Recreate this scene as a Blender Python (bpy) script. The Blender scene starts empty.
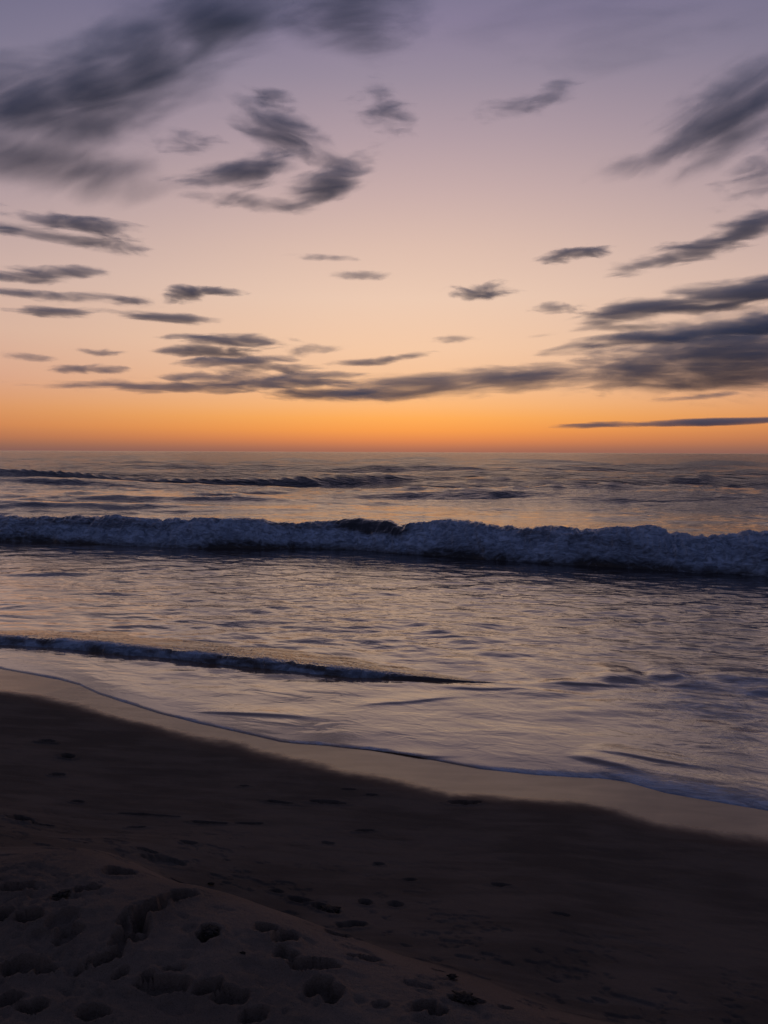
import bpy, bmesh, math, random
import numpy as np
from mathutils import Matrix, Vector

S = bpy.context.scene
COL = S.collection
rng = np.random.default_rng(7)
random.seed(7)

# ------------------------------------------------------------------ camera
F = 770.0                      # focal length in picture widths of 768 px
W, H = 768, 1024
EYE = 2.3                      # metres above the sea
PITCH = math.atan2(60.0, F)    # the horizon stands 60 px above the middle
ROLL = math.radians(0.22)
cam_d = bpy.data.cameras.new('camera')
cam_d.sensor_fit = 'VERTICAL'
cam_d.sensor_height = 32.0
cam_d.lens = 32.0 * F / H
cam_d.clip_start = 0.05
cam_d.clip_end = 250000.0
cam = bpy.data.objects.new('camera', cam_d)
COL.objects.link(cam)
CAM_M = (Matrix.Translation((0, 0, EYE)) @ Matrix.Rotation(math.pi / 2 - PITCH, 4, 'X')
         @ Matrix.Rotation(ROLL, 4, 'Z'))
cam.matrix_world = CAM_M
S.camera = cam
CR = np.array(CAM_M.to_3x3())


def ray(px, py):
    d = np.array([(px - W / 2) / F, -(py - H / 2) / F, -1.0])
    d = CR @ d
    return d / np.linalg.norm(d)


def ground(px, py, z=0.0):
    d = ray(px, py)
    k = (z - EYE) / d[2]
    return np.array([d[0] * k, d[1] * k])


# ------------------------------------------------------------------ sky and light
def lin(r, g, b):
    f = lambda c: (c / 255 / 12.92) if c / 255 <= .04045 else ((c / 255 + .055) / 1.055) ** 2.4
    return (f(r), f(g), f(b), 1.0)


world = bpy.data.worlds.new('World')
S.world = world
world.use_nodes = True
wn, wl = world.node_tree.nodes, world.node_tree.links
wn.clear()
SUN_AZ = math.radians(2.0)


def mth(nt, op, a, b=None, clamp=False):
    n = nt.nodes.new('ShaderNodeMath'); n.operation = op; n.use_clamp = clamp
    for i, v in enumerate((a, b)):
        if v is None: continue
        if isinstance(v, (int, float)): n.inputs[i].default_value = v
        else: nt.links.new(v, n.inputs[i])
    return n.outputs[0]


def vmth(nt, op, a, b=None, out=0):
    n = nt.nodes.new('ShaderNodeVectorMath'); n.operation = op
    for i, v in enumerate((a, b)):
        if v is None: continue
        if isinstance(v, (tuple, list)): n.inputs[i].default_value = v
        else: nt.links.new(v, n.inputs[i])
    return n.outputs[out]


def maprange(nt, v, a, b, c=0.0, d=1.0, smooth=True):
    n = nt.nodes.new('ShaderNodeMapRange')
    n.interpolation_type = 'SMOOTHSTEP' if smooth else 'LINEAR'
    nt.links.new(v, n.inputs['Value'])
    for k, x in (('From Min', a), ('From Max', b), ('To Min', c), ('To Max', d)):
        n.inputs[k].default_value = x
    return n.outputs[0]


def ramp(nt, fac, stops):
    n = nt.nodes.new('ShaderNodeValToRGB')
    e = n.color_ramp.elements
    while len(e) > 1: e.remove(e[-1])
    e[0].position, e[0].color = stops[0]
    for p, c in stops[1:]:
        q = e.new(p); q.color = c
    nt.links.new(fac, n.inputs[0])
    return n.outputs[0]


def mixc(nt, fac, a, b, mode='MIX'):
    n = nt.nodes.new('ShaderNodeMix'); n.data_type = 'RGBA'; n.blend_type = mode
    if isinstance(fac, (int, float)): n.inputs[0].default_value = fac
    else: nt.links.new(fac, n.inputs[0])
    for i, v in ((6, a), (7, b)):
        if isinstance(v, (tuple, list)): n.inputs[i].default_value = v
        else: nt.links.new(v, n.inputs[i])
    return n.outputs[2]


wt = world.node_tree
geo = wn.new('ShaderNodeTexCoord')
dirv = vmth(wt, 'NORMALIZE', geo.outputs['Generated'])
sep = wn.new('ShaderNodeSeparateXYZ'); wl.new(dirv, sep.inputs[0])
elev = mth(wt, 'ARCSINE', sep.outputs[2])                      # radians
efac = mth(wt, 'DIVIDE', mth(wt, 'MULTIPLY', elev, 180 / math.pi), 40.0, clamp=True)
# dusk air towards the sunken sun, from the horizon up (degrees : colour)
glow = [(0.0, (150, 100, 86)), (0.35, (172, 112, 86)), (0.9, (214, 132, 82)), (1.6, (240, 154, 80)), (2.5, (248, 171, 92)),
        (3.4, (247, 182, 120)), (4.6, (244, 190, 143)), (6.0, (243, 196, 158)), (7.5, (243, 201, 168)), (11.0, (237, 203, 180)),
        (14.5, (223, 191, 176)), (18.0, (203, 175, 172)), (21.5, (180, 158, 166)), (25.0, (155, 141, 158)),
        (28.0, (137, 126, 152)), (31.0, (116, 112, 140)), (36.0, (94, 95, 126)), (40.0, (84, 88, 120))]
side = [(0.0, (128, 94, 90)), (0.35, (142, 102, 88)), (0.9, (172, 114, 86)), (1.8, (202, 132, 90)), (3.0, (212, 146, 105)),
        (5.0, (212, 160, 138)), (8.0, (212, 175, 158)), (12.0, (198, 170, 165)), (16.0, (172, 152, 159)),
        (20.0, (142, 131, 148)), (25.0, (114, 111, 137)), (31.0, (90, 93, 124)), (40.0, (72, 78, 112))]
back = [(0.0, (84, 84, 104)), (5.0, (94, 92, 112)), (12.0, (96, 96, 120)), (25.0, (82, 87, 116)), (40.0, (72, 80, 112))]
conv = lambda st: [(d / 40.0, lin(*c)) for d, c in st]
cg, cs, cb = (ramp(wt, efac, conv(x)) for x in (glow, side, back))
# horizontal angle from the sun's bearing
hx = mth(wt, 'MULTIPLY', sep.outputs[0], math.cos(SUN_AZ))
hx = mth(wt, 'SUBTRACT', hx, mth(wt, 'MULTIPLY', sep.outputs[1], math.sin(SUN_AZ)))
hy = mth(wt, 'ADD', mth(wt, 'MULTIPLY', sep.outputs[1], math.cos(SUN_AZ)), mth(wt, 'MULTIPLY', sep.outputs[0], math.sin(SUN_AZ)))
az = mth(wt, 'ABSOLUTE', mth(wt, 'ARCTAN2', hx, hy))
g1 = maprange(wt, az, 0.0, 0.72)
c = mixc(wt, g1, cg, cs)
c = mixc(wt, maprange(wt, az, 0.6, 1.9), c, cb)
up = maprange(wt, elev, math.radians(38), math.radians(75))
c = mixc(wt, up, c, lin(66, 74, 106))
sky = wn.new('ShaderNodeTexSky'); sky.sky_type = 'NISHITA'; sky.sun_disc = False
sky.sun_elevation = math.radians(0.5); sky.sun_rotation = SUN_AZ
bg1 = wn.new('ShaderNodeBackground'); wl.new(c, bg1.inputs[0]); bg1.inputs[1].default_value = 0.97
bg2 = wn.new('ShaderNodeBackground'); wl.new(sky.outputs[0], bg2.inputs[0]); bg2.inputs[1].default_value = 0.006
add = wn.new('ShaderNodeAddShader'); wl.new(bg1.outputs[0], add.inputs[0]); wl.new(bg2.outputs[0], add.inputs[1])
wo = wn.new('ShaderNodeOutputWorld'); wl.new(add.outputs[0], wo.inputs[0])

sd = bpy.data.lights.new('sun', 'SUN'); sd.energy = 0.02; sd.angle = math.radians(110); sd.color = (1.0, 0.62, 0.36)
sun = bpy.data.objects.new('sun', sd); COL.objects.link(sun)
sv = Vector((math.sin(SUN_AZ), math.cos(SUN_AZ), math.tan(math.radians(1.0))))
sun.rotation_euler = (-sv).to_track_quat('-Z', 'Y').to_euler()

S.view_settings.view_transform = 'Standard'
S.view_settings.look = 'None'
S.view_settings.exposure = 0.0
S.view_settings.gamma = 1.0
S.view_settings.use_curve_mapping = False
S.cycles.volume_bounces = 0
S.cycles.volume_max_steps = 128
S.cycles.volume_step_rate = 1.0
S.cycles.max_bounces = 6
S.cycles.use_denoising = True


# ------------------------------------------------------------------ helpers
def hash2(ix, iy, seed):
    h = (ix.astype(np.int64) * 374761393 + iy.astype(np.int64) * 668265263 + seed * 974711) & 0x7fffffff
    h = ((h ^ (h >> 13)) * 1274126177) & 0x7fffffff
    h = h ^ (h >> 16)
    return (h & 0xffff) / 65535.0


def noise(x, y, seed=0):
    x, y = np.broadcast_arrays(np.asarray(x, float), np.asarray(y, float))
    ix, iy = np.floor(x), np.floor(y)
    fx, fy = x - ix, y - iy
    fx = fx * fx * fx * (fx * (fx * 6 - 15) + 10); fy = fy * fy * fy * (fy * (fy * 6 - 15) + 10)
    a, b = hash2(ix, iy, seed), hash2(ix + 1, iy, seed)
    c_, d = hash2(ix, iy + 1, seed), hash2(ix + 1, iy + 1, seed)
    return (a + (b - a) * fx) * (1 - fy) + (c_ + (d - c_) * fx) * fy


def fbm(x, y, oct=4, seed=0, gain=.5):
    s, a, t = 0, 1, 0
    for o in range(oct):
        s = s + a * noise(x * 2 ** o + 17.3 * o, y * 2 ** o - 9.1 * o, seed + o); t += a; a *= gain
    return s / t


def sstep(a, b, x):
    t = np.clip((x - a) / (b - a), 0, 1)
    return t * t * (3 - 2 * t)


def grid_mesh(name, P, mat, parent=None, attrs=None, smooth=True):
    """P: rows x cols x 3 array of points."""
    r, c_, _ = P.shape
    me = bpy.data.meshes.new(name)
    me.vertices.add(r * c_)
    me.vertices.foreach_set('co', P.reshape(-1).astype(np.float32))
    i = np.arange(r * c_).reshape(r, c_)
    q = np.stack([i[:-1, :-1], i[:-1, 1:], i[1:, 1:], i[1:, :-1]], -1).reshape(-1, 4)
    me.loops.add(q.size); me.loops.foreach_set('vertex_index', q.reshape(-1).astype(np.int32))
    me.polygons.add(len(q))
    me.polygons.foreach_set('loop_start', (np.arange(len(q)) * 4).astype(np.int32))
    me.polygons.foreach_set('loop_total', np.full(len(q), 4, np.int32))
    me.update(calc_edges=True)
    me.polygons.foreach_set('use_smooth', np.full(len(q), smooth, bool))
    for k, v in (attrs or {}).items():
        a = me.attributes.new(k, 'FLOAT', 'POINT')
        a.data.foreach_set('value', np.broadcast_to(v, (r, c_)).reshape(-1).astype(np.float32))
    me.materials.append(mat)
    o = bpy.data.objects.new(name, me); COL.objects.link(o)
    if parent is not None: o.parent = parent
    return o


def tag(o, label=None, cat=None, group=None, kind=None):
    if label: o['label'] = label
    if cat: o['category'] = cat
    if group: o['group'] = group
    if kind: o['kind'] = kind
    return o


def new_mat(name):
    m = bpy.data.materials.new(name); m.use_nodes = True
    m.node_tree.nodes.clear()
    return m, m.node_tree


def node(nt, typ, **kw):
    n = nt.nodes.new(typ)
    for k, v in kw.items():
        if k in n.inputs: n.inputs[k].default_value = v
        else: setattr(n, k, v)
    return n


def noise_tex(nt, vec, scale, detail=4, rough=.55, dist=0.0):
    n = node(nt, 'ShaderNodeTexNoise', Scale=scale, Detail=detail, Roughness=rough, Distortion=dist)
    nt.links.new(vec, n.inputs['Vector'])
    return n.outputs[0]


def mapping(nt, vec, loc=(0, 0, 0), rot=(0, 0, 0), sc=(1, 1, 1)):
    n = nt.nodes.new('ShaderNodeMapping')
    n.inputs['Location'].default_value = loc; n.inputs['Rotation'].default_value = rot; n.inputs['Scale'].default_value = sc
    nt.links.new(vec, n.inputs['Vector'])
    return n.outputs[0]


def attr(nt, name):
    n = nt.nodes.new('ShaderNodeAttribute'); n.attribute_name = name
    return n.outputs['Fac']


# ------------------------------------------------------------------ shore coordinates
WATERLINE = [(-150, 643), (0, 669), (60, 680), (80, 685), (100, 695), (150, 711), (200, 724), (240, 733), (280, 742), (330, 746), (370, 750),
             (430, 760), (480, 769), (540, 775), (600, 778), (630, 783), (665, 793), (700, 799), (768, 810), (900, 834)]
wp = np.array([ground(*p) for p in WATERLINE])
tdir = wp[-2] - wp[1]; tdir /= np.linalg.norm(tdir)
ndir = np.array([-tdir[1], tdir[0]])                      # towards the sea
w_s, w_q = wp @ tdir, wp @ ndir
SHORE_ANG = math.atan2(tdir[1], tdir[0])


def wl_q(s):                                              # waterline as a function of the along-shore coordinate
    base = np.interp(s, w_s, w_q)
    far = 0.35 * np.sin(s * .23 + 1.0) * sstep(0.0, 3.0, np.maximum(w_s[0] - s, s - w_s[-1]))
    return base + far + 0.012 * (noise(s * 5, s * 0, 3) - .5) + 0.02 * (noise(s * 1.7, s * 0, 4) - .5)


def XY(s, q):
    return s * tdir[0] + q * ndir[0], s * tdir[1] + q * ndir[1]


# ------------------------------------------------------------------ materials
def sand_material():
    m, nt = new_mat('sand')
    L = nt.links
    pos = nt.nodes.new('ShaderNodeNewGeometry').outputs['Position']
    wet, dryv = attr(nt, 'wet'), attr(nt, 'dry')
    big = noise_tex(nt, pos, 1.6, 5)
    mid = noise_tex(nt, pos, 14, 4)
    fine = noise_tex(nt, pos, 420, 2)
    streak = noise_tex(nt, mapping(nt, pos, rot=(0, 0, math.radians(26)), sc=(.8, 3.5, 1)), 2.2, 5, .6, .5)
    dry = mixc(nt, maprange(nt, mth(nt, 'ADD', mth(nt, 'MULTIPLY', big, .5), mth(nt, 'MULTIPLY', streak, .5)), .40, .60), (.066, .054, .045, 1), (.104, .084, .069, 1))
    dry = mixc(nt, dryv, dry, mixc(nt, maprange(nt, big, .35, .65), (.132, .099, .077, 1), (.168, .127, .098, 1)))
    dry = mixc(nt, maprange(nt, fine, .50, .80), dry, (.040, .034, .032, 1))
    col = mixc(nt, wet, dry, mixc(nt, maprange(nt, streak, .35, .65), (.150, .092, .062, 1), (.110, .070, .048, 1)))
    p = node(nt, 'ShaderNodeBsdfPrincipled')
    L.new(col, p.inputs['Base Color'])
    wf = maprange(nt, mth(nt, 'ADD', wet, mth(nt, 'MULTIPLY', mth(nt, 'SUBTRACT', mid, .5), .25)), .25, .8)
    L.new(mth(nt, 'ADD', mth(nt, 'ADD', mth(nt, 'MULTIPLY', wf, -.84), .95), mth(nt, 'MULTIPLY', mth(nt, 'MULTIPLY', streak, wf), .22)), p.inputs['Roughness'])
    L.new(mth(nt, 'ADD', mth(nt, 'MULTIPLY', wf, .40), .10), p.inputs['Specular IOR Level'])
    p.inputs['IOR'].default_value = 1.38
    b1 = node(nt, 'ShaderNodeBump', Strength=.55, Distance=.004)
    inv = mth(nt, 'SUBTRACT', 1.0, wf)
    L.new(mth(nt, 'MULTIPLY', fine, mth(nt, 'ADD', mth(nt, 'MULTIPLY', inv, .95), .05)), b1.inputs['Height'])
    b2 = node(nt, 'ShaderNodeBump', Strength=.35, Distance=.02)
    L.new(mth(nt, 'MULTIPLY', mid, mth(nt, 'ADD', mth(nt, 'MULTIPLY', inv, .93), .07)), b2.inputs['Height'])
    crumb = noise_tex(nt, pos, 75, 4, .65)
    b3 = node(nt, 'ShaderNodeBump', Strength=.9, Distance=.010)
    L.new(mth(nt, 'MULTIPLY', crumb, mth(nt, 'ADD', mth(nt, 'MULTIPLY', dryv, .85), mth(nt, 'MULTIPLY', inv, .12))), b3.inputs['Height'])
    L.new(b1.outputs[0], b3.inputs['Normal'])
    L.new(b3.outputs[0], b2.inputs['Normal'])
    L.new(b2.outputs[0], p.inputs['Normal'])
    L.new(p.outputs[0], nt.nodes.new('ShaderNodeOutputMaterial').inputs[0])
    return m


def water_material(name, foam_scale=1.0):
    """Sea water with a foam cover driven by the mesh attribute 'foam'; 'silt' = sandy, aerated shallows."""
    m, nt = new_mat(name)
    L = nt.links
    pos = nt.nodes.new('ShaderNodeNewGeometry').outputs['Position']
    al = mapping(nt, pos, rot=(0, 0, math.radians(13)))                         # x along the crests
    foam, silt, chop = attr(nt, 'foam'), attr(nt, 'silt'), attr(nt, 'chop')
    st = mapping(nt, al, sc=(.5, 1, 1))
    n1 = noise_tex(nt, st, 1.5, 3, .5, .5)
    n0 = noise_tex(nt, mapping(nt, al, sc=(.4, 1, 1)), .33, 4, .6, .4)
    n2 = noise_tex(nt, mapping(nt, al, rot=(0, 0, .35), sc=(.55, 1, 1)), 5.0, 3, .55, .7)
    n3 = noise_tex(nt, st, 24, 2, .5)
    hgt = mth(nt, 'ADD', mth(nt, 'ADD', mth(nt, 'MULTIPLY', n1, .16), mth(nt, 'MULTIPLY', n2, .060)), mth(nt, 'MULTIPLY', n3, .003))
    hgt = mth(nt, 'ADD', hgt, mth(nt, 'MULTIPLY', mth(nt, 'MULTIPLY', n0, attr(nt, 'farness')), .75))
    bump = node(nt, 'ShaderNodeBump', Strength=1.0, Distance=1.0)
    L.new(mth(nt, 'MULTIPLY', hgt, chop), bump.inputs['Height'])
    col = mixc(nt, silt, (.016, .017, .022, 1), (.125, .074, .047, 1))
    w = node(nt, 'ShaderNodeBsdfPrincipled', Roughness=.06, IOR=1.333)
    L.new(col, w.inputs['Base Color'])
    L.new(mth(nt, 'ADD', mth(nt, 'MULTIPLY', silt, .15), 1.34), w.inputs['IOR'])
    L.new(mth(nt, 'ADD', mth(nt, 'MULTIPLY', silt, .75), .10), w.inputs['Coat Weight']); w.inputs['Coat IOR'].default_value = 1.36; w.inputs['Coat Roughness'].default_value = .08
    L.new(bump.outputs[0], w.inputs['Coat Normal'])
    L.new(mth(nt, 'ADD', mth(nt, 'ADD', mth(nt, 'MULTIPLY', silt, .06), .06), mth(nt, 'MULTIPLY', attr(nt, 'farness'), .16)), w.inputs['Roughness'])
    L.new(bump.outputs[0], w.inputs['Normal'])
    # foam
    fpos = mapping(nt, al, sc=(.42 * foam_scale, foam_scale, foam_scale))
    f1 = noise_tex(nt, fpos, 3.2, 7, .66, 1.6)
    f3 = noise_tex(nt, fpos, 17, 4, .6, 2.0)
    fmixed = nt.nodes.new('ShaderNodeMix'); L.new(mth(nt, 'MULTIPLY', silt, .55), fmixed.inputs[0]); L.new(f1, fmixed.inputs[2]); L.new(f3, fmixed.inputs[3])
    v = mth(nt, 'ADD', fmixed.outputs[0], mth(nt, 'SUBTRACT', foam, .5))
    v = mth(nt, 'SUBTRACT', mth(nt, 'MULTIPLY', v, mth(nt, 'GREATER_THAN', foam, .01)), .42)
    fm = mth(nt, 'DIVIDE', v, mth(nt, 'SUBTRACT', .44, mth(nt, 'MULTIPLY', silt, .20)), clamp=True)
    fb = node(nt, 'ShaderNodeBump', Strength=.9, Distance=.10)
    f2 = noise_tex(nt, fpos, 5.5, 7, .68, 1.2)
    L.new(f2, fb.inputs['Height'])
    fo = node(nt, 'ShaderNodeBsdfPrincipled', Roughness=.6)
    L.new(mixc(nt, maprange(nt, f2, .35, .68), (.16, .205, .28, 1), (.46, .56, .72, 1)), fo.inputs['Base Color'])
    fo.inputs['Specular IOR Level'].default_value = .25
    L.new(fb.outputs[0], fo.inputs['Normal'])
    mx = nt.nodes.new('ShaderNodeMixShader')
    L.new(fm, mx.inputs[0]); L.new(w.outputs[0], mx.inputs[1]); L.new(fo.outputs[0], mx.inputs[2])
    L.new(mx.outputs[0], nt.nodes.new('ShaderNodeOutputMaterial').inputs[0])
    return m


M_SAND = sand_material()
M_SEA = water_material('sea_water', 1.0)
M_WAVE = water_material('wave_water', 1.5)

# ------------------------------------------------------------------ beach
TERR = 0.70
BERM = [(-60, 834), (0, 830), (60, 828), (110, 826), (150, 842), (190, 858), (225, 864), (300, 889), (400, 931), (480, 956), (560, 985), (640, 1004), (720, 1026), (820, 1052)]
bp = np.array([ground(x, y, TERR) for x, y in BERM])
b_s, b_q = bp @ tdir, bp @ ndir
cutv = np.array([.0, .15, .35, .75, .9, 1, 1, 1, 1, 1, 1, 1, 1, 1])

# hollows trodden into the sand: picture position, half size in px, tilt, depth
HOLES = [(62, 922, 16, 8, 10, .6), (70, 934, 12, 7, 10, .7), (133, 922, 14, 9, 20, .9), (125, 940, 12, 7, 20, .9), (109, 959, 15, 6, 15, 1.2), (140, 932, 10, 12, 10, .7), (86, 889, 16, 5, 0, 1.1), (16, 889, 14, 4, 0, 1),
         (29, 919, 13, 5, 0, 1), (62, 895, 7, 5, 0, 1), (174, 880, 19, 6, 5, 1), (178, 899, 20, 6, 24, 1.1), (150, 912, 13, 6, 24, 1.2), (146, 912, 14, 6, 10, 1.2),
         (117, 873, 16, 5, 0, .9), (146, 850, 10, 2.5, 0, 1), (161, 860, 25, 6, 0, .5), (21, 966, 18, 6, -5, 1.2), (49, 970, 12, 5, 0, 1.1),
         (83, 970, 8, 3, 0, 1), (120, 975, 8, 5, 10, 1.2), (148, 976, 7, 4, 0, 1.1), (156, 986, 25, 6, 0, 1), (172, 968, 12, 3, 0, .8),
         (211, 935, 11, 7, 0, 1.4), (190, 892, 14, 7, 25, 1), (300, 901, 13, 4, -12, 1.2), (328, 910, 17, 5, -22, 1.1), (278, 892, 7, 3, -10, 1),
         (266, 930, 11, 5, -5, 1.1), (285, 938, 12, 8, 0, 1.0), (284, 955, 11, 8, 0, .6), (336, 941, 14, 7, 12, .9), (352, 925, 13, 6, 10, .9),
         (314, 965, 22, 6, 0, 1.3), (365, 961, 14, 3, -3, 1.1), (318, 988, 14, 8, 14, 1.4), (330, 996, 11, 7, 14, 1.3), (205, 987, 15, 6, 0, 1.2), (229, 996, 15, 8, 0, 1),
         (370, 963, 11, 4, 0, 1), (415, 986, 16, 4, 0, .6), (452, 985, 6, 5, 0, 1), (472, 976, 4, 3, 0, 1), (437, 975, 6, 1.6, 0, 1),
         (422, 1009, 12, 6, 12, 1.4), (438, 1015, 11, 6, 5, 1.3), (468, 1003, 16, 4, -4, 1.2), (365, 903, 6, 5, 15, 1), (47, 742, 8, 2, 0, 1.2), (68, 757, 9, 3, -8, 1),
         (59, 775, 7, 2.4, 12, .8), (77, 802, 7, 2, 0, 1), (146, 815, 30, 1.8, -2, .8), (208, 823, 18, 2, -2, 1), (20, 820, 12, 5, 0, 1.1),
         (42, 825, 10, 2.5, 8, 1), (138, 827, 10, 2, 10, 1), (244, 786, 6, 1.8, 8, 1), (281, 802, 18, 2.2, -6, .9), (328, 802, 20, 3, 0, .7),
         (364, 831, 11, 2, 14, 1), (379, 864, 5, 2.5, 0, 1), (328, 843, 7, 2.2, -8, .7), (349, 789, 6, 1.2, 0, .7), (372, 795, 7, 1.4, 0, .8),
         (462, 803, 18, 3, 5, .8), (250, 823, 14, 2, 6, .6), (188, 842, 9, 2, 0, .8), (395, 905, 7, 4, 15, .7), (410, 880, 7, 3, 8, .6),
         (500, 885, 9, 2.5, -6, .6), (560, 915, 7, 2, 0, .6), (3, 918, 8, 4, 0, 1), (35, 1008, 16, 6, 0, 1.1), (92, 1012, 14, 6, 0, 1.1),
         (255, 1015, 12, 6, 0, 1), (505, 1012, 8, 3, 0, .9), (10, 998, 10, 5, 0, 1), (380, 1006, 8, 4, 0, .8)]


def sand_z(s, q, detail=True):
    x = wl_q(s) - q                                        # metres up the beach from the water's edge
    bq = np.interp(s, b_s, b_q) + .03 * (noise(s * 3.1, s * 0, 21) - .5)
    cut = np.interp(s, b_s, cutv)
    xb = wl_q(s) - bq
    face = np.where(x > 0, .055 * x + .036 * x * x, .07 * x)
    zb = .055 * xb + .036 * xb * xb
    e = bq - q                                             # metres inland of the berm's edge
    terr = np.maximum(TERR + .012 * np.clip(e, 0, 60) - .02 * np.exp(-np.maximum(e, 0) / .25) * 0, 0)
    soft = zb + (TERR - zb) * sstep(-.9, .7, e)            # where the edge has slumped
    hard = zb + (TERR - zb) * sstep(-.20, .10, e) + 0.02 * np.exp(-((e - .12) / .13) ** 2)
    lower = np.minimum(face, zb)
    blend_h = lower + (np.maximum(terr, TERR) - lower) * sstep(-.24, .26, e) + .055 * np.exp(-((e - .42) / .27) ** 2)
    blend_s = lower + (np.maximum(terr, TERR) - lower) * sstep(-1.0, .6, e)
    z = blend_s + (blend_h - blend_s) * cut
    if detail:
        dryness = sstep(.55, 1.4, x)
        z = z + dryness * (.024 * (fbm(s * 1.1, q * 1.6, 3, 31) - .5) + .005 * (fbm(s * 6, q * 9, 3, 35) - .5))
        lump = sstep(.15, .5, e)
        rough = fbm(s * 7, q * 11, 4, 41)
        z = z + lump * (.020 * (fbm(s * 3.0, q * 4, 3, 38) - .5) - .009 * sstep(.60, .70, rough)
                        + .012 * (fbm(s * 20, q * 26, 4, 47, .62) - .5))
        cr1 = np.abs(2 * fbm(s * 4.2, q * 7.5, 3, 81, .6) - 1)
        cr2 = np.abs(2 * fbm(s * 10, q * 17, 3, 84, .6) - 1)
        patch = sstep(.42, .62, fbm(s * 1.7, q * 2.2, 3, 87))
        z = z - lump * patch * (.006 * (1 - sstep(.0, .09, cr1)) + .004 * (1 - sstep(.0, .11, cr2)))
        z = z + lump * .007 * sstep(.60, .72, fbm(s * 26, q * 26, 2, 89)) * (.4 + .6 * patch)
        near_edge = sstep(-1.3, -.2, e)
        z = z - dryness * (1 - lump) * (.0015 + .006 * near_edge) * sstep(.62, .68, fbm(s * 9, q * 13, 5, 52, .6))
    return z


def sand_point(px, py):
    z = .5
    for _ in range(12):
        p = ground(px, py, z); s, q = p @ tdir, p @ ndir
        z = .5 * z + .5 * float(sand_z(np.array([s]), np.array([q]), False)[0])
    return s, q, z


def axis(lo, hi, step, far_lo, far_hi, growth=1.25):
    mid = np.arange(lo, hi, step)
    out, d, v = [], step, lo
    while v > far_lo:
        d *= growth; v -= d; out.append(v)
    low = out[::-1]
    out, d, v = [], step, mid[-1]
    while v < far_hi:
        d *= growth; v += d; out.append(v)
    return np.array(low + list(mid) + out)


ss = axis(-6.6, 2.7, .0075, -4000, 4000)
qs = axis(1.1, 5.9, .0062, -4000, 40)
SS, QQ = np.meshgrid(ss, qs)
Z = sand_z(SS, QQ)
x_up = wl_q(SS) - QQ
for i, (px, py, rx, ry, tilt, dep) in enumerate(HOLES):
    s0, q0, z0 = sand_point(px, py)
    cx, cy = XY(s0, q0)
    dist = math.hypot(cx, cy)
    dn = EYE - z0
    X, Y = XY(SS, QQ)
    vis = math.hypot(dist, dn)
    ax = rx / F * vis * .92
    ay = max(ry / F * vis / (dn / vis), .016) * .75          # foreshortened depth of the hollow
    m = (np.abs(X - cx) < 2.6 * (ax + ay)) & (np.abs(Y - cy) < 2.6 * (ax + ay))
    if not m.any(): continue
    a = math.radians(tilt) * 1.6
    dx, dy = X[m] - cx, Y[m] - cy
    u, v = (dx * math.cos(a) + dy * math.sin(a)) / ax, (-dx * math.sin(a) + dy * math.cos(a)) / ay
    wob = 1.3 * (fbm(X[m] * 16, Y[m] * 16, 4, 60 + i, .68) - .5)
    r = np.sqrt(u * u + v * v) + wob
    depth = dep * min(.036 if rx > 12 else .048, 1.2 * min(ax, ay))
    bowl = -depth * (1 - sstep(.84, 1.0, r)) * (.75 + .5 * noise(X[m] * 40, Y[m] * 40, 61 + i)) + .20 * depth * np.exp(-((r - 1.22) / .25) ** 2)
    Z[m] += bowl
X, Y = XY(SS, QQ)
wet_edge_px = [(-120, 668), (0, 691), (80, 706), (160, 728), (250, 746), (350, 771), (400, 781), (450, 796), (480, 796), (550, 801), (650, 821), (768, 840), (880, 858)]
wpt = []
for p in wet_edge_px:
    s_, q_, _ = sand_point(*p); wpt.append((s_, q_))
wpt = np.array(sorted(wpt))
wet_q = np.interp(SS, wpt[:, 0], wpt[:, 1] - wl_q(wpt[:, 0])) + wl_q(SS)
wet = sstep(-.34, .24, QQ - wet_q + .16 * (fbm(SS * 1.8, QQ * 2.6, 4, 70) - .5))
bq_ = np.interp(SS, b_s, b_q)
dryat = sstep(-.10, .06, bq_ - QQ) * (.25 + .75 * np.interp(SS, b_s, cutv)) + sstep(.1, .9, bq_ - QQ) * .75 * (1 - np.interp(SS, b_s, cutv))
sp_, qp_, _ = sand_point(488, 798)
wet = np.maximum(wet, .5 * (1 - sstep(.5, 1.0, np.hypot((SS - sp_) / .085, (QQ - qp_) / .045))))
sand = grid_mesh('sand', np.stack([X, Y, Z], -1)[:, ::1], M_SAND, attrs={'wet': wet, 'dry': dryat})
tag(sand, 'dark trodden sand sloping down to the wet edge of the sea', 'beach', kind='structure')

# ------------------------------------------------------------------ sea
k_dense = np.arange(-1.75, .30, .0019)
k_lo = -1.75 - np.cumsum(.0019 * 1.22 ** np.arange(1, 45)); k_lo = k_lo[k_lo > -14][::-1]
k_hi = .2985 + np.cumsum(.0019 * 1.22 ** np.arange(1, 45)); k_hi = k_hi[k_hi < 14]
kk = np.concatenate([k_lo, k_dense, k_hi])
d_near = .13 * (np.linspace(0, 1, 15) ** 1.8)
inv = np.linspace(1 / 5.7, 1 / 240, 620)
d_far = 1 / inv - 5.7 + .13
d_far = d_far[1:]
d_off = d_far[-1] * np.cumprod(np.full(52, 1.125))
dd = np.concatenate([d_near, d_far, d_off])
s_edge = kk * 5.6
for _ in range(6): s_edge = kk * wl_q(s_edge)
q0 = wl_q(s_edge)
Q = q0[None, :] + dd[:, None]
SS = kk[None, :] * Q
X, Y = XY(SS, Q)
DD = np.broadcast_to(dd[:, None], Q.shape)
R = np.hypot(X, Y)


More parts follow.
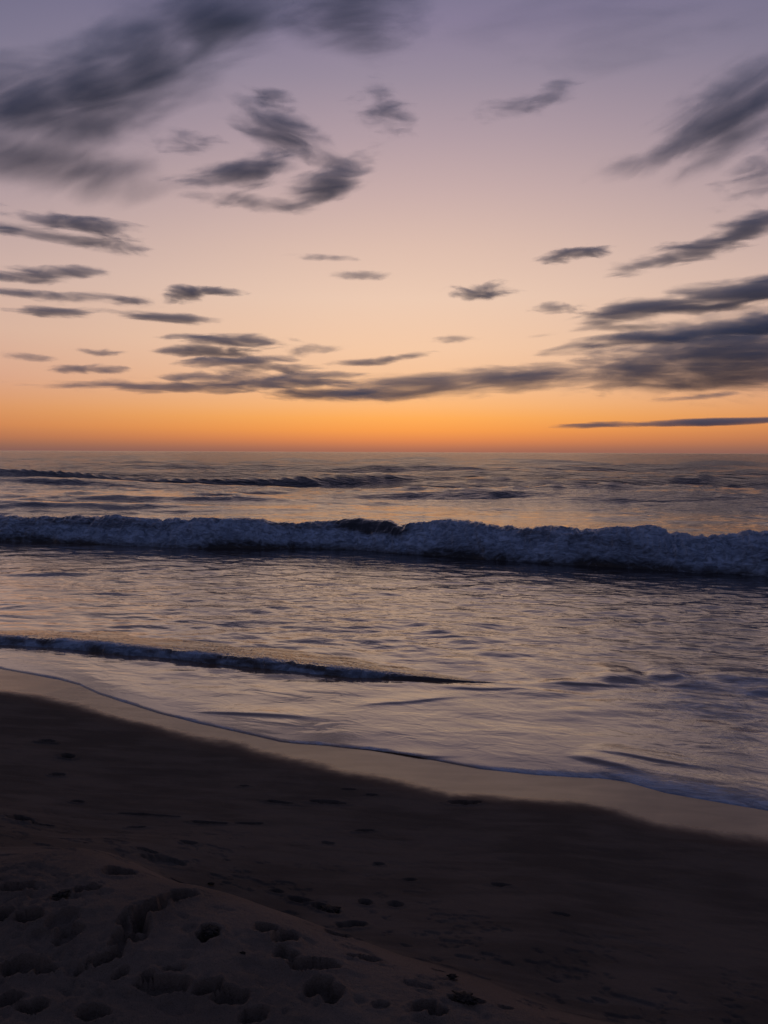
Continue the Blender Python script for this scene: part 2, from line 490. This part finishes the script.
def chop_height(X, Y, n, lmin, lmax, spread, seed, slope):
    r = np.random.default_rng(seed)
    z = np.zeros_like(X)
    for _ in range(n):
        lam = lmin * (lmax / lmin) ** r.random()
        th = math.radians(-100) + r.normal() * spread          # waves run towards the beach
        kx, ky = math.cos(th) * 2 * math.pi / lam, math.sin(th) * 2 * math.pi / lam
        amp = slope * lam / (2 * math.pi) / math.sqrt(n) * 1.4
        ph = kx * X + ky * Y + r.random() * 6.28
        z += amp * np.sin(ph + .35 * np.sin(ph))
    return z


amp_wash = sstep(.05, 2.5, DD)
amp_off = sstep(9, 16, DD)
SEA_Z = -.12
Zs = .008 * (1 - np.exp(-DD / .016)) + SEA_Z * (1 - np.exp(-DD / 2.2))     # the last wash still lies on the beach's slope
gust = .25 + 1.5 * sstep(.25, .75, fbm(X * .45, Y * .6, 4, 90))
fade1 = np.clip(1 - R / 60, 0, 1)
Zs = Zs + chop_height(X, Y, 34, .22, 1.3, .55, 11, .055) * amp_wash * fade1 * gust
Zs = Zs + chop_height(X, Y, 26, .9, 6.0, .40, 12, .13) * amp_off * (.14 + .86 * sstep(24, 45, R)) * np.clip(1 - R / 260, 0, 1) * gust
Zs = Zs + chop_height(X, Y, 18, 6, 34, .22, 13, .11) * amp_off * (.15 + .85 * sstep(30, 60, R)) * np.clip(1.1 - R / 1500, 0, 1)
# standing swells beyond the breaker: left end, right end, picture height of the crest, wave height
SWELLS = [(-260, 420, 484, 481, .85, 2.2), (300, 680, 470, 472, .85, 3.2), (300, 800, 493, 497, .13, 1.3), (640, 1300, 492, 497, .22, 1.3), (-300, 330, 467, 469, .5, 4.0), (560, 1400, 483, 487, .40, 2.4), (-400, 250, 503, 506, .14, 1.0), (60, 320, 498, 499, .2, 1.4)]
for (x0, x1, y0, y1, hgt, wd) in SWELLS:
    a, b = ground(x0, y0), ground(x1, y1)
    t = b - a; Ls = np.linalg.norm(t); t /= Ls; nn = np.array([-t[1], t[0]])
    u = ((X - a[0]) * t[0] + (Y - a[1]) * t[1]) / Ls
    v = (X - a[0]) * nn[0] + (Y - a[1]) * nn[1] + 2.5 * (fbm(X * .08, Y * .02, 2, 95) - .5)
    env = sstep(-.12, .25, u) * (1 - sstep(.7, 1.1, u)) * (.75 + .5 * fbm(X * .22, Y * .05, 3, 97))
    Zs = Zs + hgt * env * np.where(v < 0, np.exp(-(v / (wd * .5)) ** 2), np.exp(-(v / (wd * 1.6)) ** 2))
# low ripples left by the last wash, near the water's edge
for (x0, y0, x1, y1, hgt) in [(0, 570, 110, 568, .035), (110, 566, 190, 563, .02), (200, 709, 330, 716, .012), (600, 671, 650, 673, .034), (645, 668, 690, 671, .034), (670, 678, 735, 682, .034), (705, 671, 800, 676, .034), (735, 684, 840, 689, .034), (540, 676, 640, 679, .014), (440, 680, 540, 683, .012), (570, 752, 650, 772, .016), (590, 745, 720, 765, .012), (360, 700, 470, 690, .010), (330, 755, 460, 758, .008)]:
    a, b = ground(x0, y0), ground(x1, y1)
    t = b - a; Ls = np.linalg.norm(t); t /= Ls; nn = np.array([-t[1], t[0]])
    u = ((X - a[0]) * t[0] + (Y - a[1]) * t[1]) / Ls
    v = (X - a[0]) * nn[0] + (Y - a[1]) * nn[1] + .15 * (fbm(X * 1.3, Y * 1.3, 2, 99) - .5)
    wd = hgt * 4
    Zs = Zs + hgt * sstep(-.1, .3, u) * (1 - sstep(.6, 1.1, u)) * np.where(v < 0, np.exp(-(v / wd) ** 2), np.exp(-(v / (wd * 4)) ** 2))
zfloor = -np.minimum(R, 60000) ** 2 / (2 * 6.4e6) * 0
azn = np.arctan2(X, Y)
shallow = 1 - sstep(7.5, 12.5, DD)
silt = shallow * (.55 + .45 * (1 - sstep(0, 6, DD)))
foam = shallow * (.12 + .30 * sstep(.12, .42, azn) * (1 - sstep(3.5, 7.0, DD)))
lacy = fbm(SS * 3.0, DD * 4, 3, 111)
foam = foam + .40 * np.exp(-(DD / .20) ** 2) * sstep(.05, .32, azn) * (.2 + 1.4 * lacy) + .42 * np.exp(-((DD - .03) / .05) ** 2) * (.3 + 1.2 * lacy)
foam = foam + .12 * np.exp(-((X - 3.2) / 1.4) ** 2 - ((Y - 7.4) / .8) ** 2)
foam = foam * (1 - sstep(14, 20, DD))
foam = foam + .38 * np.exp(-((DD - 10.0) / 1.4) ** 2) * 0
chop = (.11 + .13 * sstep(1.0, 5, DD) + .05 * sstep(14, 22, DD) + 1.7 * sstep(22, 60, DD)) * sstep(.0, .5, DD + .05)
sea = grid_mesh('sea', np.stack([X, Y, Zs], -1), M_SEA, attrs={'foam': foam, 'silt': silt, 'chop': chop, 'farness': sstep(22, 75, R)})
tag(sea, 'sea reflecting the dusk sky from the wet sand out to the horizon', 'sea', kind='structure')


# ------------------------------------------------------------------ breaking waves
def bar(cxs, pts):
    a = np.array(pts, float)
    return np.interp(cxs, a[:, 0], a[:, 1])


def ext(pts, lo, hi):
    """straight continuation of a traced line past the frame"""
    p = list(pts)
    (x0, y0), (x1, y1) = p[0], p[2]
    p.insert(0, (lo, y0 + (lo - x0) * (y1 - y0) / (x1 - x0)))
    (x0, y0), (x1, y1) = p[-3], p[-1]
    p.append((hi, y1 + (hi - x1) * (y1 - y0) / (x1 - x0)))
    return p


def wave(name, base, top, profile, foam_fn, px_step, lo, hi, turb, seed, zb=0.0, nv=110, back=1.0, ragged=0.0, zsink=-.02, sway=0.0):
    base, top = (ext(base, lo, hi), ext(top, lo, hi)) if lo is not None else (base, top)
    lo, hi = base[0][0], base[-1][0]
    cx = np.arange(lo, hi + px_step, px_step)
    by, ty = bar(cx, base), bar(cx, top)
    toe = np.array([ground(x, y, zb) for x, y in zip(cx, by)])
    chord = toe[-1] - toe[0]; chord /= np.linalg.norm(chord)
    sea_n = np.array([-chord[1], chord[0]])
    dist = np.hypot(toe[:, 0], toe[:, 1])
    lead = profile[:, 0][np.argmax(profile[:, 1])]
    hz = np.empty(len(cx))
    for i, (x, y) in enumerate(zip(cx, ty)):
        r_ = ray(x, y); rh = math.hypot(r_[0], r_[1])
        hgt0 = .1
        for _ in range(6):
            hgt0 = max(EYE + r_[2] / rh * (dist[i] + lead * hgt0) - zb, .004)
        hz[i] = hgt0
    hz = np.convolve(np.pad(hz, 6, mode='edge'), np.ones(13) / 13, mode='valid')
    hz = hz * (1 - ragged + ragged * 1.7 * sstep(.3, .7, noise(cx / 34, cx * 0, seed + 3)))
    hz = hz * (1 + sway * (fbm(cx / 70, cx * 0, 3, seed + 4) - .55))
    arc = np.concatenate([[0], np.cumsum(np.linalg.norm(np.diff(toe, axis=0), axis=1))])
    # resample the cross-section
    pl = np.concatenate([[0], np.cumsum(np.hypot(*np.diff(profile, axis=0).T))]); pl /= pl[-1]
    v = np.linspace(0, 1, nv) ** 1.15
    pa, pz = np.interp(v, pl, profile[:, 0]), np.interp(v, pl, profile[:, 1])
    A, V = np.meshgrid(arc, v)
    CX = np.broadcast_to(cx[None, :], A.shape)
    a = pa[:, None] * hz[None, :]
    z = pz[:, None] * hz[None, :]
    Vh = np.broadcast_to(pz[:, None], A.shape)
    fo = np.clip(foam_fn(CX, V, Vh), 0, 1)
    hh = hz[None, :]
    # tumbling foam: push the surface out along the section's normal, and break up the toe line
    da, dz = np.gradient(pa), np.gradient(pz); ln = np.hypot(da, dz) + 1e-9
    na, nz = -dz / ln, da / ln
    sc_ = 1 / (turb * 6)
    T = A * 1.0
    big = fbm(T * sc_ * .9, V * 5 + .35 * T * sc_, 3, seed) - .5
    mid = np.abs(fbm(T * sc_ * 3.2, V * 16 + T * sc_ * .6, 3, seed + 7) - .5) * 2
    sml = fbm(T * sc_ * 11, V * 46, 3, seed + 13) - .5
    env = np.clip(np.minimum(V * 14, 1), 0, 1) * np.clip((1 - V) * 3, 0, 1)
    disp = turb * (1.9 * big + 1.2 * (.35 - mid) + .28 * sml) * (.18 + .82 * fo) * env * np.minimum(1, hh / (.25 * turb * 14))
    toe_w = turb * 3.0 * (fbm(arc * sc_ * .6, arc * 0, 4, seed + 20) - .5)
    a = a + na[:, None] * disp + toe_w[None, :] * (1 - sstep(0, .5, V))
    z = z + nz[:, None] * disp
    z = np.maximum(z, -.03)
    z[0, :] = zsink; z[-1, :] = zsink
    X = toe[None, :, 0] + sea_n[0] * a
    Y = toe[None, :, 1] + sea_n[1] * a
    P = np.stack([X, Y, z + zb], -1)
    return P, fo, hz, arc, CX, V


main_base = [(0, 541), (60, 543), (130, 546), (200, 549), (260, 549), (300, 548), (350, 550), (400, 554), (450, 557), (520, 562), (600, 567), (680, 572), (768, 578)]
main_top = [(0, 513), (60, 516), (130, 518), (200, 521), (250, 522), (290, 523), (320, 520), (350, 518), (378, 519), (392, 523), (410, 522), (450, 520), (500, 524), (560, 528), (640, 531), (700, 533), (768, 534)]
prof_main = np.array([(0, -.02), (.04, .12), (.14, .28), (.32, .45), (.55, .64), (.80, .83), (1.05, .96), (1.28, 1.0), (1.6, .96), (2.2, .76), (3.2, .45), (4.6, .18), (6.5, .03), (8.0, -.03)])


def foam_main(cx, V, Vh):
    n = fbm(cx * .02, V * 6, 4, 130)
    body = (1 - sstep(.42, .60, V + .25 * (n - .5)))
    face = np.exp(-((cx - 358 + 60 * (V - .25)) / 36) ** 4) * sstep(.06, .13, V)      # the part that has not broken yet
    patch = .30 * sstep(.50, .68, n)
    m = fbm(cx * .013 + 5, V * 11 + cx * .004, 4, 133)
    return body * (.60 + .38 * sstep(.28, .62, m)) * (.6 + .4 * sstep(.0, .055, V)) * (1 - .97 * face) + patch * sstep(.4, .5, V) * (1 - sstep(.55, .8, V))


P, fo, hz, arc, CX, V = wave('breaking_wave', main_base, main_top, prof_main, foam_main, .5, -700, 1500, .10, 200, nv=130, zb=-.12, ragged=.0, sway=.36)
cut_ = int(np.searchsorted(V[:, 0], .50))                             # the tumbling front is a part of the wave
wv = bpy.data.objects.new('breaking_wave', None); COL.objects.link(wv)
grid_mesh('water_back', P[cut_:][::-1], M_WAVE, parent=wv, attrs={'foam': fo[cut_:][::-1], 'silt': 0.05, 'chop': .25})
grid_mesh('foam_front', P[:cut_ + 1][::-1], M_WAVE, parent=wv, attrs={'foam': fo[:cut_ + 1][::-1], 'silt': 0.05, 'chop': .25})
tag(wv, 'long foaming breaker rolling in across the whole width of the sea', 'wave')

# small bore running up the shallows
bore_base = [(-260, 637), (-130, 643), (0, 649), (60, 652), (120, 657), (200, 664), (250, 669), (300, 674), (350, 679), (400, 681), (440, 682), (480, 683.5), (540, 686)]
bore_top = [(-260, 636), (-130, 632), (0, 637), (60, 640), (120, 645.5), (200, 653.5), (250, 658), (300, 664), (350, 669), (390, 673.6), (420, 676.6), (445, 678.8), (480, 681.6), (540, 685.6)]
prof_bore = np.array([(0, -.04), (.05, .25), (.25, .55), (.6, .85), (1.0, 1.0), (1.6, .96), (3, .7), (5, .4), (8, .12), (10, -.04)])


def foam_bore(cx, V, Vh):
    n = fbm(cx * .03, V * 6, 4, 150)
    return (1 - sstep(.26, .46, V + .3 * (n - .5))) * (.40 + .36 * sstep(.3, .65, n)) * (1 - .3 * sstep(340, 440, cx))


P, fo, hz, arc, CX, V = wave('wave', bore_base[:1] + bore_base[1:], bore_top, prof_bore, foam_bore, .5, None, None, .018, 300, nv=90, zb=-.075, zsink=-.03)
# carry it on past the left edge of the picture
cut_ = int(np.searchsorted(V[:, 0], .36))
w2 = bpy.data.objects.new('small_wave', None); COL.objects.link(w2)
grid_mesh('water_back', P[cut_:][::-1], M_WAVE, parent=w2, attrs={'foam': fo[cut_:][::-1], 'silt': .25, 'chop': .16})
grid_mesh('foam_front', P[:cut_ + 1][::-1], M_WAVE, parent=w2, attrs={'foam': fo[:cut_ + 1][::-1], 'silt': .25, 'chop': .16})
tag(w2, 'low narrow wave with a foamy front running in over the shallows at left', 'wave')

# ------------------------------------------------------------------ near-black clumps, most of them set at the hollows
def clump_material():
    m, nt = new_mat('near_black')
    L = nt.links
    co = nt.nodes.new('ShaderNodeTexCoord').outputs['Object']
    n = noise_tex(nt, co, 90, 4)
    p = node(nt, 'ShaderNodeBsdfPrincipled', Roughness=.85)
    p.inputs['Specular IOR Level'].default_value = .2
    L.new(mixc(nt, maprange(nt, n, .35, .7), (.010, .009, .009, 1), (.030, .025, .022, 1)), p.inputs['Base Color'])
    b = node(nt, 'ShaderNodeBump', Strength=.8, Distance=.004); L.new(n, b.inputs['Height']); L.new(b.outputs[0], p.inputs['Normal'])
    L.new(p.outputs[0], nt.nodes.new('ShaderNodeOutputMaterial').inputs[0])
    return m


M_CLUMP = clump_material()
CLUMP_GROUP = 'dark clumps scattered on the sand'
# picture position, half width in px, flatness, label
CLUMPS = [(211, 934, 8, .22, 'flat black clump alone in the open middle of the near sand'),
          (62, 897, 6, .25, 'stubby black clump under the long trodden hollow at the left'),
          (300, 901, 8, .16, 'upper of two slanting black clumps just inside the sand ridge'),
          (330, 910, 9, .16, 'lower of two slanting black clumps just inside the sand ridge'),
          (466, 1003, 10, .15, 'thin flat black clump near the bottom edge below the sand ridge'),
          (211, 884, 2.6, .4, 'tiny black speck standing above the trodden hollows'),
          (243, 953, 2.6, .4, 'tiny black speck between the open clump and the footprint'),
          (452, 985, 4, .3, 'little black clump close under the sand ridge at the right'),
          (47, 742, 7, .18, 'flat black clump highest on the bare wet slope at the left')]


def lump(px, py, half, flat, label, seed):
    s0, q0, z0 = sand_point(px, py)
    cx, cy = XY(s0, q0)
    i, j = int(np.abs(qs - q0).argmin()), int(np.abs(ss - s0).argmin())
    base = float(Z[max(i - 3, 0):i + 4, max(j - 3, 0):j + 4].max())
    rad = half / F * math.hypot(math.hypot(cx, cy), EYE - z0)
    bm = bmesh.new()
    bmesh.ops.create_icosphere(bm, subdivisions=5, radius=1.0)
    co = np.array([v.co[:] for v in bm.verts])
    th = np.arctan2(co[:, 1], co[:, 0])
    r_out = .55 + 1.5 * (fbm(np.cos(th) * 2.2 + seed, np.sin(th) * 2.2 - seed, 5, seed, .7) - .35)
    bumps = 1 + .9 * (fbm(co[:, 0] * 3 + seed, co[:, 1] * 3 + co[:, 2] * 2, 4, seed + 5, .65) - .5)
    for v, a, r, b in zip(bm.verts, co, r_out, bumps):
        v.co = Vector((a[0] * r * rad * b * 1.15, a[1] * r * rad * b * .8, max(a[2], -.35) * flat * rad * b))
    me = bpy.data.meshes.new('dark_clump'); bm.to_mesh(me); bm.free()
    for p in me.polygons: p.use_smooth = True
    me.materials.append(M_CLUMP)
    o = bpy.data.objects.new('dark_clump', me); COL.objects.link(o)
    o.location = (cx, cy, base + .05 * flat * rad); o.rotation_euler = (0, 0, SHORE_ANG + .5 * math.sin(seed))
    tag(o, label, 'debris', CLUMP_GROUP)


for i, c_ in enumerate(CLUMPS): lump(*c_, 400 + i * 3)

# ------------------------------------------------------------------ clouds
ALT = 1500.0


def cloud_material(name, lobes, dens, soft, warp, streak, seed, upx, turn, gran, rag):
    m, nt = new_mat(name)
    L = nt.links
    co = nt.nodes.new('ShaderNodeTexCoord').outputs['Object']
    p = vmth(nt, 'MULTIPLY', co, (1 / upx,) * 3)                        # the cloud's own units
    pr = mapping(nt, p, rot=(0, 0, -math.radians(turn)))
    nz = node(nt, 'ShaderNodeTexNoise', Scale=1.0, Detail=3.0, Roughness=.55)
    ns = mapping(nt, pr, loc=(seed * 7.7, seed * 3.1, seed * 5.3), sc=(1 / (34 * streak), 1 / 13.0, 1 / 300.0))
    L.new(ns, nz.inputs['Vector'])
    wv_ = vmth(nt, 'MULTIPLY', vmth(nt, 'SUBTRACT', nz.outputs['Color'], (.5, .5, .5)), (warp * 2.4, warp, warp))
    pw = vmth(nt, 'ADD', p, wv_)
    field = None
    for (x, y, rx, ry, rz, tilt) in lobes:
        q = mapping(nt, vmth(nt, 'SUBTRACT', pw, (x, y, 0)), rot=(0, 0, -tilt), sc=(1, 1, 1)) if abs(tilt) > .01 else vmth(nt, 'SUBTRACT', pw, (x, y, 0))
        q = vmth(nt, 'MULTIPLY', q, (1 / rx, 1 / ry, 1 / rz))
        f = mth(nt, 'SUBTRACT', 1.0, vmth(nt, 'LENGTH', q, None, 1))
        if field is None: field = f
        else:
            n = nt.nodes.new('ShaderNodeMath'); n.operation = 'SMOOTH_MAX'
            L.new(field, n.inputs[0]); L.new(f, n.inputs[1]); n.inputs[2].default_value = .15
            field = n.outputs[0]
    fine = noise_tex(nt, mapping(nt, pr, loc=(seed, 0, seed * 2), sc=(1 / (30 * streak * gran), 1 / (10.0 * gran), 1 / (320.0 * gran))), 1.0, 6 if gran < 1.0 else 4, .66 if gran < 1.0 else .56, .4)
    v = mth(nt, 'ADD', mth(nt, 'MULTIPLY', field, 1.25), mth(nt, 'MULTIPLY', mth(nt, 'SUBTRACT', fine, .5), rag))
    d = maprange(nt, v, .12, .12 + soft * 1.5)
    vol = node(nt, 'ShaderNodeVolumePrincipled')
    vol.inputs['Color'].default_value = (.50, .74, 1.0, 1)
    vol.inputs['Anisotropy'].default_value = .30
    L.new(mth(nt, 'MULTIPLY', d, dens), vol.inputs['Density'])
    L.new(vol.outputs[0], nt.nodes.new('ShaderNodeOutputMaterial').inputs['Volume'])
    m.cycles.volume_step_rate = 1.0
    return m


def ell_hull(bm, x, y, rx, ry, rz, tilt):
    mat = Matrix.Translation((x, y, 0)) @ Matrix.Rotation(tilt, 4, 'Z') @ Matrix.Diagonal((rx, ry, rz, 1))
    bmesh.ops.create_icosphere(bm, subdivisions=4, radius=1.0, matrix=mat)


def cloud(label, lobes, tau=2.2, soft=.5, warp=6.0, streak=1.0, alt=ALT, group=None, turn=0, gran=1.0, rag=2.2):
    """lobes: picture x, y, half width, half height, tilt; the cloud stands at its real distance for a deck at 'alt'."""
    lobes = [(x, y, rx * 1.12, ry * 1.25, t) for x, y, rx, ry, t in lobes]
    n = len(lobes)
    wsum = sum(l[2] * l[3] for l in lobes)
    mx = sum(l[0] * l[2] * l[3] for l in lobes) / wsum; my = sum(l[1] * l[2] * l[3] for l in lobes) / wsum
    d = ray(mx, my)
    e = math.asin(d[2])
    D = (alt - EYE) / d[2]
    upx = D / F                                                          # metres per picture unit out there
    zax = Vector(d); xax = zax.cross(Vector((0, 0, 1))).normalized(); yax = xax.cross(zax).normalized()
    rot = Matrix((xax, yax, -zax)).transposed().to_4x4()
    L = []
    for (px, py, rx, ry, tl) in lobes:
        dd_ = rot.to_3x3().transposed() @ Vector(ray(px, py))
        x, y = -dd_.x / dd_.z * F, -dd_.y / dd_.z * F
        rz = min(.9 * rx, max(1.2 * ry, .7 * ry / max(math.sin(e), .05)))
        L.append((x, y, rx, ry, rz, math.radians(tl)))
    depth = 2 * np.mean([l[4] for l in L]) * upx
    mat = cloud_material('cloud_vapour', L, tau / depth * 1.6, soft, warp, streak, cloud.n * 1.37 + .5, upx, turn, gran, rag)
    cloud.n += 1
    bm = bmesh.new()
    for l in L: ell_hull(bm, l[0], l[1], l[2] * 1.16, l[3] * 1.16, l[4] * 1.16, l[5])
    me = bpy.data.meshes.new('cloud'); bm.to_mesh(me); bm.free()
    if n > 1:                                                            # weld the lobes into one closed skin
        tmp = bpy.data.objects.new('cloud', me); COL.objects.link(tmp)
        md = tmp.modifiers.new('skin', 'REMESH'); md.mode = 'VOXEL'
        md.voxel_size = max(1.0, min(l[3] for l in lobes) * .28)
        dg = bpy.context.evaluated_depsgraph_get()
        me2 = bpy.data.meshes.new_from_object(tmp.evaluated_get(dg))
        bpy.data.objects.remove(tmp); me = me2
    me.transform(Matrix.Scale(upx, 4))
    me.materials.clear(); me.materials.append(mat)
    o = bpy.data.objects.new('cloud', me); COL.objects.link(o)
    o.matrix_world = Matrix.Translation(Vector(d) * D + Vector((0, 0, EYE))) @ rot
    tag(o, label, 'cloud', group)
    return o


cloud.n = 0
G = 'dark clouds scattered over the dusk sky'
cloud('biggest slate cloud filling the upper left corner, trailing up to the top edge',
      [(30, 110, 95, 42, 6), (95, 92, 85, 44, 24), (150, 60, 92, 44, 32), (205, 16, 105, 40, 18), (25, 156, 135, 30, -4)], 5.2, 1.15, 12, 1.15, group=G, turn=24, gran=2.4, rag=1.15)
cloud('dark smooth cloud cut off by the top edge above the middle', [(345, 6, 85, 38, 4), (360, 42, 62, 20, 0)], 2.6, 1.0, 10, 1.1, group=G, turn=8, gran=2.4, rag=1.4)
cloud('slanting grey wisp descending towards the hooked cloud in the upper middle', [(285, 134, 66, 19, -22), (335, 160, 44, 12, -15)], 1.9, .8, 8, 1.0, group=G, turn=-14, gran=1.6, rag=1.8)
cloud('hooked dark cloud with two tails below the slanting wisp', [(246, 170, 80, 15, 8), (330, 180, 58, 20, 18), (258, 203, 75, 9, -4)], 2.3, .75, 8, 1.1, group=G, turn=10, gran=1.5, rag=1.8)
cloud('small faint puff above the slanting wisp', [(271, 100, 26, 11, -12)], 1.1, .8, 5, group=G)
cloud('blurred upright patch to the right of the slanting wisp', [(386, 114, 38, 16, -10), (378, 96, 22, 14, 0)], 1.2, .9, 6, group=G)
cloud('faint thin wisp just under the right end of the biggest cloud', [(180, 142, 42, 10, 5)], .9, .8, 5, group=G)
cloud('grey double layered cloud at the left edge beneath the biggest cloud', [(75, 222, 78, 10, -2), (55, 236, 90, 8, -4)], 1.9, .6, 5, 1.4, group=G)
cloud('short grey streak at the left edge with a wispy tip', [(20, 276, 48, 7, 0), (78, 272, 34, 6, 4)], 1.6, .6, 4, 1.3, group=G)
cloud('long level streak at the left edge under the wispy tipped one', [(48, 295, 85, 6, 0)], 1.7, .6, 3, 1.6, group=G)
cloud('compact dark cloudlet with a right hand tail left of the middle', [(187, 294, 26, 8, 5), (208, 291, 34, 5, 0)], 2.0, .5, 4, 1.2, group=G)
cloud('thin pencil line cloud above the stacked low clouds', [(60, 313, 48, 4.5, 0), (155, 316, 68, 5, -1)], 1.7, .5, 3, 1.8, group=G)
cloud('faint dash of cloud over the pencil line cloud', [(130, 300, 26, 3.6, -4)], 1.0, .6, 2.5, group=G)
cloud('topmost layer of the stacked low clouds left of the middle', [(234, 340, 62, 7, 2), (200, 351, 55, 7, 0)], 2.1, .5, 4, 1.5, group=G)
cloud('feathery middle layer of the stacked low clouds', [(228, 362, 62, 6, 3), (262, 368, 56, 6, 0)], 1.8, .5, 4, 1.5, group=G)
cloud('tiny flat cloudlet left of the stacked low clouds', [(101, 352, 28, 3.6, 0)], 1.4, .6, 2.5, group=G)
cloud('small lens cloud above the left tip of the widest low bank', [(84, 369, 38, 4.6, 0)], 1.6, .6, 2.5, group=G)
cloud('faint speck of cloud far down at the left edge', [(28, 357, 32, 4.2, -2)], .9, .7, 2.5, group=G)
cloud('widest low bank of cloud spread in layers above the orange horizon band',
      [(165, 387, 130, 6, 0), (270, 384, 120, 9, 2), (330, 393, 95, 8, 0), (215, 377, 75, 6, 3), (310, 376, 60, 5, 2)], 1.9, .6, 5, 1.8, group=G, gran=.55)
cloud('faint patch just right of the stacked low clouds', [(312, 350, 36, 5.5, 2)], 1.0, .7, 3, group=G)
cloud('thin rising strand of cloud over the middle of the low bank', [(362, 362, 58, 4.6, 4), (400, 357, 40, 4, 6)], 1.5, .6, 3, 1.5, group=G)
cloud('faint short dash high in the pale middle of the sky', [(327, 258, 38, 3.6, 0)], 1.0, .7, 2.5, group=G)
cloud('faint soft dash beneath the other one in the pale middle sky', [(358, 276, 36, 5, 2)], 1.0, .7, 2.5, group=G)
cloud('rounded lone cloudlet in the bright sky right of the middle', [(484, 291, 40, 8, 4), (470, 295, 26, 6, 0)], 1.8, .6, 4, group=G)
cloud('tiny faint fleck below the rounded lone cloudlet', [(454, 338, 26, 4.4, 2)], 1.1, .7, 2.5, group=G)
cloud('pointed dark sliver of cloud above the right hand streaks', [(571, 255, 38, 7, 7)], 2.0, .5, 3, group=G)
cloud('small grey cloudlet touching the tip of the upper right streak', [(556, 309, 32, 5.6, -2)], 1.4, .6, 3, group=G)
cloud('ragged grey cloud at the right edge, rising towards the frame', [(655, 262, 44, 7, 10), (692, 250, 60, 11, 6), (752, 226, 56, 13, 16)], 1.8, .6, 6, 1.4, group=G)
cloud('upper long dark streak reaching in from the right edge', [(680, 303, 125, 13, 8), (760, 292, 80, 15, 6)], 2.5, .5, 5, 2.0, group=G)
cloud('lower long dark streak between the upper streak and the big bank', [(672, 335, 125, 9, 5), (770, 322, 90, 12, 5)], 2.4, .5, 5, 2.0, group=G)
cloud('biggest low bank of dark cloud thickening towards the right edge',
      [(735, 352, 150, 38, 4), (640, 370, 110, 20, 3), (520, 378, 110, 15, 3), (430, 384, 105, 14, 2), (390, 393, 95, 10, 0), (730, 376, 120, 16, 2)], 2.9, .7, 6, 1.7, group=G, gran=.7, rag=1.7)
cloud('hairline strip of cloud low over the orange band at the right', [(690, 423, 135, 3.6, 1.5)], 2.2, .4, 1.5, 2.5, group=G)
cloud('faint thin dash under the right end of the big bank', [(703, 397, 42, 3.4, 4)], 1.3, .6, 2, 1.5, group=G)
cloud('faint curved wisp alone in the mauve upper middle', [(520, 106, 62, 10, 10), (552, 95, 34, 12, 20)], .9, .9, 6, group=G)
cloud('dark soft cloud in the upper right corner slanting to the frame', [(625, 168, 44, 13, 4), (668, 150, 40, 14, 25), (725, 118, 75, 36, 24), (765, 90, 50, 34, 30)], 2.3, 1.0, 10, 1.05, group=G, turn=20, gran=2.1, rag=1.4)
cloud('grey patch at the right edge beneath the upper corner cloud', [(762, 172, 40, 24, 20)], 1.3, .9, 7, group=G)
cloud('broad hazy veil of cloud along the top edge right of the middle', [(590, 30, 150, 34, 0)], .7, 1.2, 9, 1.5, group=G, gran=2.6)
